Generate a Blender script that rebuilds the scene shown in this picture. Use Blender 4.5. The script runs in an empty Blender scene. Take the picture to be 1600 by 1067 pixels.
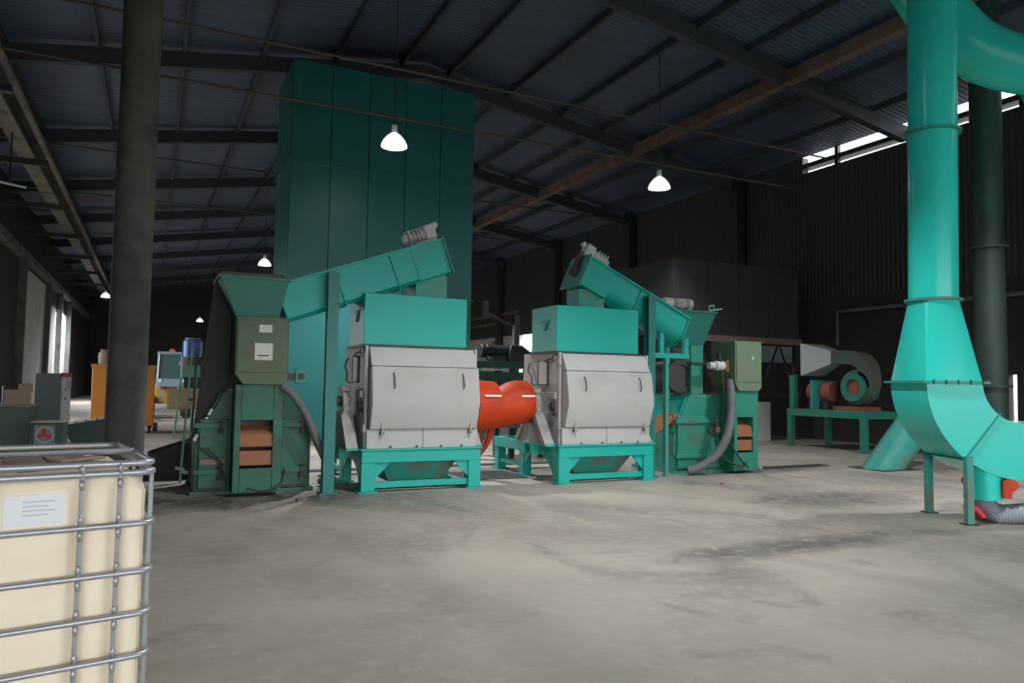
import bpy, math, random
from mathutils import Vector, Matrix, Euler
random.seed(7)
R = math.radians
sc = bpy.context.scene
COL = sc.collection

# ------------------------------------------------------------------ camera, world, light, exposure
# World axes are the hall's own: +x to the right wall, +y down the hall, z up, metres.
cam_d = bpy.data.cameras.new('camera')
cam_d.sensor_width = 36.0
cam_d.lens = 1150 / 1600 * 36.0
cam_d.clip_end = 400
cam = bpy.data.objects.new('camera', cam_d)
COL.objects.link(cam)
PITCH = math.atan(66.5 / 1150); ROLL = R(0.9); YAW = R(26)
_r0 = Vector((1, 0, 0)); _u0 = Vector((0, -math.sin(PITCH), math.cos(PITCH))); _f = Vector((0, math.cos(PITCH), math.sin(PITCH)))
_r = _r0 * math.cos(ROLL) + _u0 * math.sin(ROLL)
_u = _u0 * math.cos(ROLL) - _r0 * math.sin(ROLL)
_M = Matrix((_r, _u, -_f)).transposed().to_4x4()
cam.matrix_world = Matrix.Translation((0, 0, 1.5)) @ Matrix.Rotation(-YAW, 4, 'Z') @ _M
sc.camera = cam

world = bpy.data.worlds.new('overcast_sky'); sc.world = world; world.use_nodes = True
bg = world.node_tree.nodes['Background']
bg.inputs['Color'].default_value = (0.93, 0.97, 1.0, 1); bg.inputs['Strength'].default_value = 4.2
LAMP_W = 1150.0
sc.view_settings.view_transform = 'Standard'; sc.view_settings.look = 'None'
sc.view_settings.exposure = 0.5; sc.view_settings.gamma = 1.0; sc.view_settings.use_curve_mapping = False
sc.cycles.max_bounces = 7; sc.cycles.diffuse_bounces = 4; sc.cycles.glossy_bounces = 3; sc.cycles.caustics_reflective = False; sc.cycles.caustics_refractive = False
sc.cycles.use_adaptive_sampling = True; sc.cycles.adaptive_threshold = .03; sc.cycles.use_denoising = True
# sampling portal for the daylight that comes in through the open end of the hall behind the camera
Y_OPEN = -9.0
def portal(name, loc, rot, sx, sy):
    d = bpy.data.lights.new(name, 'AREA'); d.shape = 'RECTANGLE'; d.size = sx; d.size_y = sy; d.cycles.is_portal = True
    o = bpy.data.objects.new(name, d); COL.objects.link(o); o.location = loc; o.rotation_euler = rot
portal('right_gate_portal', (18.1, 32.5, 2.1), (0, R(90), 0), 4.2, 7.1)
portal('side_door_portal', (-5.1, 25.0, 2.3), (0, R(-90), 0), 4.6, 12)
portal('daylight_portal', (6.5, Y_OPEN, 2.5), (R(-90), 0, 0), 22, 5.0)

# ------------------------------------------------------------------ materials
def mat(name, col, rough=.55, metal=0., vary=.12, scale=3., dirt=None, dirt_amt=0., dirt_scale=1.6, bump=0., bump_scale=30., spec=.5, emit=None, emit_s=0.):
    m = bpy.data.materials.new(name); m.use_nodes = True
    nt = m.node_tree; n = nt.nodes; l = nt.links
    b = n['Principled BSDF']
    b.inputs['Roughness'].default_value = rough; b.inputs['Metallic'].default_value = metal
    b.inputs['Specular IOR Level'].default_value = spec
    tc = n.new('ShaderNodeTexCoord')
    def noise(s, det=4.):
        t = n.new('ShaderNodeTexNoise'); t.inputs['Scale'].default_value = s; t.inputs['Detail'].default_value = det
        l.new(tc.outputs['Object'], t.inputs['Vector']); return t
    def mix(fac, a, bb, mode='MIX'):
        x = n.new('ShaderNodeMix'); x.data_type = 'RGBA'; x.blend_type = mode
        if hasattr(fac, 'links'): l.new(fac, x.inputs['Factor'])
        else: x.inputs['Factor'].default_value = fac
        for k, v in ((6, a), (7, bb)):
            if hasattr(v, 'links'): l.new(v, x.inputs[k])
            else: x.inputs[k].default_value = (*v, 1)
        return x.outputs[2]
    t = noise(scale)
    c = mix(t.outputs['Fac'], tuple(k * (1 - vary) for k in col), tuple(min(1, k * (1 + vary)) for k in col))
    if dirt:
        t2 = noise(dirt_scale, 6.)
        rp = n.new('ShaderNodeValToRGB'); rp.color_ramp.elements[0].position = .62 - dirt_amt * .5; rp.color_ramp.elements[1].position = .80 - dirt_amt * .3
        l.new(t2.outputs['Fac'], rp.inputs['Fac'])
        c = mix(rp.outputs['Color'], c, dirt)
    l.new(c, b.inputs['Base Color'])
    if bump:
        t3 = noise(bump_scale, 5.); bp = n.new('ShaderNodeBump'); bp.inputs['Strength'].default_value = bump; bp.inputs['Distance'].default_value = .02
        l.new(t3.outputs['Fac'], bp.inputs['Height']); l.new(bp.outputs['Normal'], b.inputs['Normal'])
    if emit:
        b.inputs['Emission Color'].default_value = (*emit, 1); b.inputs['Emission Strength'].default_value = emit_s
    m['mix'] = 1
    return m

def floor_mat():
    m = bpy.data.materials.new('worn_concrete'); m.use_nodes = True
    nt = m.node_tree; n = nt.nodes; l = nt.links; b = n['Principled BSDF']
    tc = n.new('ShaderNodeTexCoord')
    def noise(s, det, dist=0., sx=1.):
        mp = n.new('ShaderNodeMapping'); mp.inputs['Scale'].default_value = (sx, 1, 1); l.new(tc.outputs['Object'], mp.inputs['Vector'])
        t = n.new('ShaderNodeTexNoise'); t.inputs['Scale'].default_value = s; t.inputs['Detail'].default_value = det; t.inputs['Distortion'].default_value = dist
        l.new(mp.outputs['Vector'], t.inputs['Vector']); return t.outputs['Fac']
    def ramp(f, p0, p1, c0=(0, 0, 0), c1=(1, 1, 1)):
        r = n.new('ShaderNodeValToRGB'); r.color_ramp.elements[0].position = p0; r.color_ramp.elements[1].position = p1
        r.color_ramp.elements[0].color = (*c0, 1); r.color_ramp.elements[1].color = (*c1, 1); l.new(f, r.inputs['Fac']); return r.outputs['Color']
    def mix(f, a, bb, mode='MIX'):
        x = n.new('ShaderNodeMix'); x.data_type = 'RGBA'; x.blend_type = mode
        if hasattr(f, 'links'): l.new(f, x.inputs['Factor'])
        else: x.inputs['Factor'].default_value = f
        for k, v in ((6, a), (7, bb)):
            if hasattr(v, 'links'): l.new(v, x.inputs[k])
            else: x.inputs[k].default_value = (*v, 1)
        return x.outputs[2]
    base = ramp(noise(.55, 6, .6), .3, .7, (.31, .265, .225), (.44, .385, .325))
    base = mix(ramp(noise(.33, 5, 1.2, 1.8), .52, .70), base, (.205, .185, .168))
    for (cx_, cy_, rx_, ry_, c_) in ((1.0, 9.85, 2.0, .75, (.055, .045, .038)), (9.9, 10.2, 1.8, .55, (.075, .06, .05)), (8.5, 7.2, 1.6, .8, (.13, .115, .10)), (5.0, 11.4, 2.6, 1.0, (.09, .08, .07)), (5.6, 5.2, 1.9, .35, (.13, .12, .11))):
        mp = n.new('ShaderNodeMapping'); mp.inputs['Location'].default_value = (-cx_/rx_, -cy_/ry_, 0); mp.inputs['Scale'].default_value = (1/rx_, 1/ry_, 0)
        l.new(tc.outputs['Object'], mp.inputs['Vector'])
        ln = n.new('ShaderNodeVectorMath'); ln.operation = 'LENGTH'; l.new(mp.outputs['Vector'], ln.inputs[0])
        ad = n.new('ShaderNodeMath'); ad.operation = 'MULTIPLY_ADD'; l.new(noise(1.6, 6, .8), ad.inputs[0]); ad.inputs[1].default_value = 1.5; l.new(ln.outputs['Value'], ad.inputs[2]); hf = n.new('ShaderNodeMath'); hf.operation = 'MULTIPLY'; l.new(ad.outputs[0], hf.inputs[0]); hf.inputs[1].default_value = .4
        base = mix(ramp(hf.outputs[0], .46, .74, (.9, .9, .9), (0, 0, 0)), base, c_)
    base = mix(ramp(noise(1.7, 8, .8), .60, .74), base, (.265, .225, .19))
    base = mix(ramp(noise(7, 8), .5, .9), base, (.46, .41, .355))
    sp = n.new('ShaderNodeTexVoronoi'); sp.inputs['Scale'].default_value = 9; l.new(tc.outputs['Object'], sp.inputs['Vector'])
    base = mix(ramp(sp.outputs['Distance'], .03, .06, (1, 1, 1), (0, 0, 0)), base, (.52, .48, .44))
    # long scuff tracks and hairline cracks
    wv = n.new('ShaderNodeTexWave'); wv.inputs['Scale'].default_value = .10; wv.inputs['Distortion'].default_value = 9; wv.inputs['Detail'].default_value = 4; wv.inputs['Detail Scale'].default_value = .8
    l.new(tc.outputs['Object'], wv.inputs['Vector'])
    base = mix(ramp(wv.outputs['Fac'], .93, 1.0, (0, 0, 0), (.35, .35, .35)), base, (.26, .23, .21))
    l.new(base, b.inputs['Base Color'])
    l.new(ramp(noise(1.1, 5), .3, .75, (.5, .5, .5), (.78, .78, .78)), b.inputs['Roughness'])
    bp = n.new('ShaderNodeBump'); bp.inputs['Strength'].default_value = .12; bp.inputs['Distance'].default_value = .02
    l.new(noise(5, 6), bp.inputs['Height']); l.new(bp.outputs['Normal'], b.inputs['Normal'])
    return m

def ribbed(name, c0, rough, axis, scale, dirt=None):
    m = mat(name, c0, rough, .0, .2, .6, dirt, .2, .4)
    nt = m.node_tree; n = nt.nodes; l = nt.links
    tc = n.new('ShaderNodeTexCoord'); w = n.new('ShaderNodeTexWave'); w.bands_direction = axis; w.inputs['Scale'].default_value = scale; w.wave_profile = 'SIN'
    l.new(tc.outputs['Object'], w.inputs['Vector'])
    bp = n.new('ShaderNodeBump'); bp.inputs['Strength'].default_value = .5; bp.inputs['Distance'].default_value = .04
    l.new(w.outputs['Fac'], bp.inputs['Height']); l.new(bp.outputs['Normal'], n['Principled BSDF'].inputs['Normal'])
    return m

M = {}
M['floor'] = floor_mat()
M['ground'] = mat('yard_ground', (.30, .28, .25), .9, bump=.2)
M['roof'] = ribbed('blue_grey_roof_sheet', (.075, .112, .17), .6, 'Y', 2.2, (.055, .07, .10))
M['wallsheet'] = ribbed('dark_wall_sheet', (.045, .046, .048), .65, 'Y', 2.2, (.05, .045, .04))
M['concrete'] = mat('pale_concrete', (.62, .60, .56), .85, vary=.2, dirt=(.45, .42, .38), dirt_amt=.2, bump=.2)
M['whitewall'] = mat('white_panel', (.72, .74, .72), .6, vary=.05, dirt=(.5, .5, .47), dirt_amt=.1)
M['column'] = mat('grey_concrete_column', (.13, .13, .115), .9, vary=.2, dirt=(.07, .07, .06), dirt_amt=.3, bump=.3)
M['rust'] = mat('rusty_brown_steel', (.20, .13, .10), .7, vary=.3, dirt=(.10, .07, .06), dirt_amt=.3)
M['rafter'] = mat('dull_rafter_paint', (.05, .057, .07), .75, vary=.3)
M['darkwall'] = mat('shaded_concrete', (.04, .039, .037), .9, vary=.3, dirt=(.04, .038, .035), dirt_amt=.25, bump=.2)  # near stretch of the lower wall; its shadow is put into the colour
M['darksteel'] = mat('dark_steel', (.045, .045, .045), .55, .3, vary=.3)
M['girder'] = mat('dusty_girder_paint', (.16, .15, .125), .75, vary=.3, dirt=(.05, .05, .045), dirt_amt=.35)
M['benchgreen'] = mat('dark_bench_green', (.008, .065, .045), .55, vary=.2)
M['dimwall'] = mat('dark_sheet_bin', (.03, .031, .031), .7, vary=.3)
M['postgreen'] = mat('dark_teal_post_paint', (.012, .17, .145), .5, vary=.15)
M['dullgreen'] = mat('dull_dark_green', (.02, .036, .029), .6, vary=.25)  # dark muted green of the vertical duct, slightly mottled
M['dustduct'] = mat('brown_dusty_green_duct', (.10, .115, .085), .75, vary=.2, dirt=(.05, .15, .115), dirt_amt=.3, dirt_scale=1.8)
M['tierod'] = mat('dull_brown_rod', (.10, .075, .065), .75, vary=.3)
M['black'] = mat('black_paint', (.012, .013, .014), .5, vary=.3)
M['blackdust'] = mat('dusty_black_plate', (.022, .02, .019), .7, vary=.4)
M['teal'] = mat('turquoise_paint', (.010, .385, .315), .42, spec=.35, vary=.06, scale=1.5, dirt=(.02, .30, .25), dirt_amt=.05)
M['duct'] = mat('glossy_turquoise_duct_paint', (.032, .66, .56), .24, spec=.3, vary=.05, scale=1.2)
M['tealdusty'] = mat('dusty_turquoise_paint', (.03, .30, .24), .55, vary=.15, dirt=(.17, .16, .12), dirt_amt=.28, dirt_scale=2.5)
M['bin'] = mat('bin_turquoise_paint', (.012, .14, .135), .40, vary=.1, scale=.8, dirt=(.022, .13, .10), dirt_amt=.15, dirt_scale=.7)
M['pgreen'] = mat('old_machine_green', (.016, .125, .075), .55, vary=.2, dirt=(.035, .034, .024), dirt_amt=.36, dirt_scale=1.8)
M['pteal'] = mat('machine_teal_green', (.022, .235, .165), .5, vary=.12, dirt=(.12, .13, .09), dirt_amt=.2, dirt_scale=2.2)
M['olive'] = mat('olive_green_box_paint', (.085, .135, .075), .6, vary=.1, dirt=(.12, .10, .06), dirt_amt=.3, dirt_scale=2.)
M['sage'] = mat('sage_green_box_paint', (.13, .21, .135), .6, vary=.1, dirt=(.19, .18, .12), dirt_amt=.3, dirt_scale=2.)
M['hopgreen'] = mat('hopper_green', (.012, .16, .125), .5, vary=.1, dirt=(.02, .10, .075), dirt_amt=.15)
M['millwhite'] = mat('dusty_white_mill_paint', (.455, .445, .425), .6, spec=.3, vary=.05, dirt=(.38, .36, .33), dirt_amt=.15, dirt_scale=1.6)
M['millgrey'] = mat('dusty_grey_white', (.36, .345, .32), .7, vary=.15, dirt=(.28, .25, .22), dirt_amt=.25, dirt_scale=4)
M['hatch'] = mat('pinkish_white_hatch', (.58, .52, .50), .6, vary=.05)
M['scuff'] = mat('dark_scuffed_metal', (.06, .057, .053), .6, .3, vary=.3)
M['orange'] = mat('orange_red_guard', (.60, .055, .012), .5, spec=.25, vary=.12, dirt=(.28, .05, .02), dirt_amt=.15)
M['stripe'] = mat('reflective_strip', (.95, .85, .8), .35)
M['brownorange'] = mat('rusty_orange_tray', (.33, .13, .055), .7, vary=.2, dirt=(.16, .09, .05), dirt_amt=.2)
M['hose'] = mat('grey_hose_rubber', (.13, .135, .145), .6, vary=.1)
M['silverhose'] = mat('silver_flexible_hose', (.42, .46, .52), .45, .3, vary=.15)
M['motor'] = mat('pale_grey_motor_paint', (.55, .57, .54), .5, vary=.1, dirt=(.3, .3, .28), dirt_amt=.2)
M['paper'] = mat('white_paper', (.62, .64, .56), .9, vary=.03)
M['print'] = mat('dark_print', (.04, .04, .04), .9)
M['greyprint'] = mat('faint_print', (.55, .62, .66), .9)
M['galv'] = mat('galvanised_tube', (.46, .47, .49), .42, .6, vary=.1)
M['plastic'] = mat('cream_plastic_tank', (.96, .83, .63), .45, vary=.05, dirt=(.88, .70, .50), dirt_amt=.12, dirt_scale=2.5)
M['dustlid'] = mat('brown_dust_on_tank_top', (.30, .22, .16), .9, vary=.35, dirt=(.12, .08, .06), dirt_amt=.35, dirt_scale=5)
M['label'] = mat('white_sticker', (.86, .89, .92), .6, vary=.02)
M['cabgrey'] = mat('grey_cabinet_paint', (.22, .25, .26), .5, vary=.06)
M['cabside'] = mat('pale_cabinet_side', (.68, .68, .67), .6, vary=.08, dirt=(.4, .38, .36), dirt_amt=.15, dirt_scale=5)
M['red'] = mat('red_paint', (.65, .03, .05), .45)
M['chest'] = mat('dark_green_chest', (.05, .09, .075), .5, vary=.1)
M['card'] = mat('cardboard', (.34, .26, .19), .85, vary=.12)
M['pale'] = mat('pale_dusty_box', (.48, .42, .33), .8, vary=.12)
M['orangebin'] = mat('orange_bin_paint', (.55, .20, .028), .5, vary=.1, dirt=(.38, .16, .05), dirt_amt=.1)
M['yellow'] = mat('yellow_loader_paint', (.55, .30, .04), .5, vary=.1)
M['glass'] = mat('cab_glass', (.10, .17, .18), .08, vary=.1)
M['cabpaint'] = mat('cab_frame_paint', (.30, .42, .48), .4)
M['tyre'] = mat('tyre_rubber', (.03, .03, .032), .8)
M['bucket'] = mat('worn_bucket_steel', (.20, .14, .07), .6, .2, vary=.2)
M['blue'] = mat('blue_motor_paint', (.10, .22, .55), .45, vary=.1)
M['mint'] = mat('mint_green_paint', (.20, .50, .35), .5, vary=.1)
M['whitemetal'] = mat('off_white_metal', (.62, .64, .62), .5, vary=.05)
M['beacon'] = mat('orange_beacon', (.75, .20, .03), .35)
M['fanred'] = mat('dusty_red_fan', (.30, .09, .06), .7, vary=.2)
M['cone'] = mat('galvanised_cone', (.50, .51, .52), .5, .3, vary=.08)
M['shade'] = mat('lit_acrylic_shade', (.8, .8, .8), .4, emit=(.95, .97, 1.), emit_s=1.6)
M['bulb'] = mat('lamp_light', (1, 1, 1), .5, emit=(.95, .97, 1.), emit_s=14.)
M['fabric'] = mat('cream_roll', (.62, .55, .45), .85, vary=.1, dirt=(.2, .18, .16), dirt_amt=.2, dirt_scale=3)
M['greyroll'] = mat('grey_roll_band', (.28, .27, .26), .85)

# ------------------------------------------------------------------ mesh helpers
class MB:
    def __init__(s): s.v = []; s.f = []
    def _add(s, vs, fs):
        o = len(s.v); s.v += [Vector(p) for p in vs]; s.f += [tuple(i + o for i in f) for f in fs]; return s
    def box(s, x0, x1, y0, y1, z0, z1):
        return s._add([(x0,y0,z0),(x1,y0,z0),(x1,y1,z0),(x0,y1,z0),(x0,y0,z1),(x1,y0,z1),(x1,y1,z1),(x0,y1,z1)],
                      [(0,3,2,1),(4,5,6,7),(0,1,5,4),(1,2,6,5),(2,3,7,6),(3,0,4,7)])
    def obox(s, c, size, rot=(0,0,0)):
        m = Euler(rot).to_matrix(); hx, hy, hz = (k / 2 for k in size); c = Vector(c)
        vs = [c + m @ Vector((x, y, z)) for z in (-hz, hz) for x, y in ((-hx,-hy),(hx,-hy),(hx,hy),(-hx,hy))]
        return s._add(vs, [(0,3,2,1),(4,5,6,7),(0,1,5,4),(1,2,6,5),(2,3,7,6),(3,0,4,7)])
    def bar(s, p0, p1, w, h):
        p0, p1 = Vector(p0), Vector(p1); d = (p1 - p0); L = d.length; q = d.to_track_quat('X', 'Z').to_matrix(); c = (p0 + p1) / 2
        vs = [c + q @ Vector((x, y, z)) for z in (-h/2, h/2) for x, y in ((-L/2,-w/2),(L/2,-w/2),(L/2,w/2),(-L/2,w/2))]
        return s._add(vs, [(0,3,2,1),(4,5,6,7),(0,1,5,4),(1,2,6,5),(2,3,7,6),(3,0,4,7)])
    def prism(s, poly, axis, a0, a1):
        def P(p, a): return {'x': (a, p[0], p[1]), 'y': (p[0], a, p[1]), 'z': (p[0], p[1], a)}[axis]
        n = len(poly); vs = [P(p, a0) for p in poly] + [P(p, a1) for p in poly]
        fs = [tuple(range(n - 1, -1, -1)), tuple(range(n, 2 * n))] + [(i, (i + 1) % n, n + (i + 1) % n, n + i) for i in range(n)]
        return s._add(vs, fs)
    def loft(s, rings, cap=True):
        n = len(rings[0]); vs = [p for r in rings for p in r]; fs = []
        for k in range(len(rings) - 1):
            for i in range(n): fs.append((k*n+i, k*n+(i+1)%n, (k+1)*n+(i+1)%n, (k+1)*n+i))
        if cap: fs += [tuple(range(n - 1, -1, -1)), tuple((len(rings)-1)*n + i for i in range(n))]
        return s._add(vs, fs)
    def tube(s, pts, r, n=14, cap=True):
        pts = [Vector(p) for p in pts]; rs = r if isinstance(r, (list, tuple)) else [r] * len(pts)
        rings = []; prev = None
        for i, p in enumerate(pts):
            t = (pts[min(i+1, len(pts)-1)] - pts[max(i-1, 0)]).normalized()
            if prev is None:
                a = Vector((0, 0, 1)) if abs(t.z) < .9 else Vector((1, 0, 0)); u = t.cross(a).normalized()
            else: u = (prev - t * prev.dot(t)).normalized()
            w = t.cross(u); prev = u
            rings.append([p + (u * math.cos(2*math.pi*k/n) + w * math.sin(2*math.pi*k/n)) * rs[i] for k in range(n)])
        return s.loft(rings, cap)
    def cyl(s, p0, p1, r, r1=None, n=24): return s.tube([p0, p1], [r, r if r1 is None else r1], n)
    def ring(s, c, axis, ro, ri, t, n=28):
        q = Vector(axis).to_track_quat('Z', 'Y').to_matrix(); c = Vector(c); rr = []
        for rad, z in ((ro, -t/2), (ro, t/2), (ri, t/2), (ri, -t/2)):
            rr.append([c + q @ Vector((rad*math.cos(2*math.pi*k/n), rad*math.sin(2*math.pi*k/n), z)) for k in range(n)])
        rr.append(rr[0]); return s.loft(rr, False)
    def lathe(s, prof, c=(0,0,0), axis=(0,0,1), n=28, cap=True):
        q = Vector(axis).to_track_quat('Z', 'Y').to_matrix(); c = Vector(c)
        return s.loft([[c + q @ Vector((r*math.cos(2*math.pi*k/n), r*math.sin(2*math.pi*k/n), z)) for k in range(n)] for r, z in prof], cap)
    def build(s, name, m, parent=None, bevel=0., smooth=40., kind=None):
        me = bpy.data.meshes.new(name); me.from_pydata([tuple(p) for p in s.v], [], s.f)
        import bmesh
        bm = bmesh.new(); bm.from_mesh(me); bmesh.ops.recalc_face_normals(bm, faces=bm.faces); bm.to_mesh(me); bm.free()
        me.materials.append(M[m] if isinstance(m, str) else m)
        for p in me.polygons: p.use_smooth = True
        me.set_sharp_from_angle(angle=R(smooth))
        o = bpy.data.objects.new(name, me); COL.objects.link(o); o.parent = parent
        if bevel:
            b = o.modifiers.new('bevel', 'BEVEL'); b.width = bevel; b.segments = 2; b.limit_method = 'ANGLE'; b.angle_limit = R(40); b.harden_normals = False
        if kind: o['kind'] = kind
        return o

def B(*a): return MB().box(*a)
def thing(name, label, cat, loc=(0,0,0), rz=0., group=None):
    o = bpy.data.objects.new(name, None); COL.objects.link(o); o.location = loc; o.rotation_euler = (0, 0, rz); o.empty_display_size = .2
    o['label'] = label; o['category'] = cat
    if group: o['group'] = group
    return o
def tag(o, label, cat, group=None):
    o['label'] = label; o['category'] = cat
    if group: o['group'] = group
    return o
def share(o, name, parent, loc=(0,0,0), rot=(0,0,0)):
    c = o.copy(); c.name = name; COL.objects.link(c); c.parent = parent; c.location = loc; c.rotation_euler = rot; return c
def smooth_path(pts, n=8):
    pts = [Vector(p) for p in pts]; out = []
    for i in range(len(pts) - 1):
        a, b, c, d = pts[max(i-1,0)], pts[i], pts[i+1], pts[min(i+2, len(pts)-1)]
        for k in range(n):
            t = k / n
            out.append(.5 * ((2*b) + (c-a)*t + (2*a-5*b+4*c-d)*t*t + (3*b-a-3*c+d)*t**3))
    out.append(pts[-1]); return out
def rectring(x0, x1, y0, y1, z): return [(x0,y0,z),(x1,y0,z),(x1,y1,z),(x0,y1,z)]

# ------------------------------------------------------------------ the hall
XL, XR, YB = -5.0, 18.0, 74.0
EAVE, RIDGE, XM = 8.72, 10.45, 6.5
def struct(o, label, cat): o['kind'] = 'structure'; o['label'] = label; o['category'] = cat; return o
struct(B(XL-.3, XR+.3, Y_OPEN-1, YB+.3, -.3, 0).build('floor', 'floor'), 'worn grey brown concrete floor of the hall', 'floor')
struct(B(-90, 110, -90, 150, -.5, -.04).build('ground', 'ground'), 'bare yard ground around the hall', 'ground')
def roof_z(x): return EAVE + (RIDGE - EAVE) * (1 - abs(x - XM) / (XR - XM))
ceil = struct(MB().prism([(XL-.3, roof_z(XL)-.03), (XM, RIDGE), (XR+.05, roof_z(XR)-.01), (XR+.05, roof_z(XR)+.14), (XM, RIDGE+.15), (XL-.3, roof_z(XL)+.12)], 'y', Y_OPEN, YB+.3).build('ceiling', 'roof'),
              'dark blue grey sheet roof over the hall', 'roof')
for k in range(13):                              # portal-frame rafters
    y = -6 + k * 6.3
    MB().prism([(XL+.05, roof_z(XL)-.55), (XL+.05, roof_z(XL)-.15), (XM, RIDGE-.12), (XM, RIDGE-.5)], 'y', y-.1, y+.1).build('rafter', 'rafter', ceil)
    MB().prism([(XR-.05, roof_z(XR)-.55), (XR-.05, roof_z(XR)-.15), (XM, RIDGE-.12), (XM, RIDGE-.5)], 'y', y-.1, y+.1).build('rafter', 'rafter', ceil)
p0 = MB().box(-.04, .04, Y_OPEN, YB, -.16, 0)
first = None
for x in (-3.2, -1.4, .4, 2.2, 4., 5.8, 7.2, 9., 10.8, 12.3, 14.9, 16.6):
    if first is None:
        first = p0.build('purlin', 'rafter', ceil); first.location = (x, 0, roof_z(x) - .05)
    else: share(first, 'purlin', ceil, (x, 0, roof_z(x) - .05))
MB().box(13.45, 13.72, Y_OPEN, YB, roof_z(13.5)-.55, roof_z(13.5)-.24).build('longitudinal_beam', 'rust', ceil)
for y, z in ((15.4, 8.4), (16.6, 7.75), (25.3, 8.4), (31.6, 8.4)):
    MB().cyl((XL, y, z), (XR, y, z), .032, n=8).build('tie_rod', 'tierod', ceil)

struct(B(XL-.3, XR+.3, Y_OPEN-.25, Y_OPEN, 5.0, 10.6).box(XL-.3, XL+.5, Y_OPEN-.25, Y_OPEN, 0, 5.0).box(XR-.5, XR+.3, Y_OPEN-.25, Y_OPEN, 0, 5.0).build('wall_front', 'wallsheet'), 'dark front wall with a wide open gateway', 'wall')
# right wall: concrete below, dark sheeting above, an opening to the yard (widened out of view for more daylight) and the open slot under the eaves
def wallseg(mb, y0, y1, z0, z1): mb.box(XR, XR+.25, y0, y1, z0, z1)
GAP_Y = 16.4
up = MB()
wallseg(up, Y_OPEN, 9.88, 4.2, 8.18); wallseg(up, 9.88, GAP_Y, 4.2, 8.18); wallseg(up, GAP_Y, YB, 4.2, 8.7)
wr = struct(up.build('wall_right', 'wallsheet'), 'dark sheeted right wall with daylight slot under the eaves', 'wall')
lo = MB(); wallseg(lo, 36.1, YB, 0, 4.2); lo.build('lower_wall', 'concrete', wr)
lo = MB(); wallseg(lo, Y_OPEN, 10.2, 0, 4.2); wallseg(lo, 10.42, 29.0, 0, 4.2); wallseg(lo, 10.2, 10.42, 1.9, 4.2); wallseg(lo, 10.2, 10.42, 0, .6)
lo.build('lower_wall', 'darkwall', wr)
MB().box(XR-.06, XR+.3, Y_OPEN, GAP_Y, 8.32, 8.46).build('eave_rail', 'darksteel', wr)
y = Y_OPEN + .7
while y < GAP_Y:
    MB().box(XR+.02, XR+.14, y, y+.12, 8.17, 8.95).build('eave_stud', 'darksteel', wr); y += 2.6
MB().box(XR-.14, XR, 36, YB, 4.9, 5.05).build('wall_rail', 'rust', wr); MB().box(XR-.14, XR, 36, YB, 5.4, 5.56).build('wall_rail', 'rust', wr)
for y in (38.2, 31.6, 25.3, 19.0, 9.3, 3.4):
    MB().box(XR-.38, XR-.02, y-.15, y+.15, 0, 8.75).build('wall_column', 'darksteel', wr)
MB().tube([(XR-.3, 3, 3.75), (XR-.3, 14.9, 3.75), (XR-.3, 14.9, 2.75)], .06, 10).build('wall_pipe', 'girder', wr)
MB().tube([(XR-.3, 16.5, 4.3), (XR-.3, 16.5, .05)], .07, 10).build('wall_pipe', 'rust', wr)
# left wall
wl = struct(B(XL-.25, XL, Y_OPEN, 19, 0, 8.9).box(XL-.25, XL, 19, 31, 4.6, 8.9).box(XL-.25, XL, 31, 43.6, 0, 8.9).box(XL-.25, XL, 53.9, YB, 0, 8.9).box(XL-.25, XL, 43.6, 53.9, 5.3, 8.9).build('wall_left', 'wallsheet'), 'dark left wall with white panels and bright doors far down', 'wall')
for k in range(4):
    B(XL, XL+.04, 35.6+k*2, 35.6+k*2+1.97, 0, 6.1).build('wall_panel', 'whitewall', wl)
for y in (35.45, 43.5, 48.7, 53.9):
    B(XL, XL+.28, y-.12, y+.12, 0, 6.3).build('wall_post', 'column', wl)
for y in (44.6, 50.2):
    B(XL-.05, XL+.04, y-.9, y+3.3, 0.0, 5.3).build('sliding_door', 'whitewall', wl)
B(XL, XL+.3, 12, 70, 6.25, 6.55).build('wall_rail', 'girder', wl)
struct(B(XL-.3, XR+.3, YB, YB+.25, 0, 10.6).build('wall_back', 'wallsheet'), 'dark far end wall behind the distant lamps', 'wall')

# crane girder with pipes along the left side
g = thing('crane_girder', 'dusty steel girder running along the upper left wall', 'girder', (-3.35, 0, 8.1))
B(-.05, .05, 10, 66, -.5, .0).build('web', 'girder', g); B(-.2, .2, 10, 66, 0, .05).build('top_flange', 'girder', g); B(-.2, .2, 10, 66, -.55, -.5).build('bottom_flange', 'girder', g)
MB().tube([(.42, 10, -.25), (.42, 66, -.25)], .09, 10).build('pipe', 'girder', g)
for k in range(10):
    MB().box(-1.64, .5, 12+k*6, 12.14+k*6, -.72, -.56).build('bracket', 'darksteel', g)
c = thing('concrete_column', 'tall round grey concrete column behind the caged tank', 'column', (-.35, 13.0, 0))
MB().tube([(0, 0, 0), (.0, 0, 4.5), (0, 0, 9.6)], .285, 32).build('shaft', 'column', c)
MB().cyl((0, 0, 9.4), (0, 0, 9.75), .42, n=32).build('capital', 'column', c)
MB().cyl((-1.1, 21.6, -1.7), (.35, 21.6, -1.9), .03, n=8).build('pale_rod', 'whitemetal', g); MB().cyl((.0, 21.6, -1.85), (.0, 21.6, -.5), .02, n=8).build('rod_hanger', 'darksteel', g)

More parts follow.
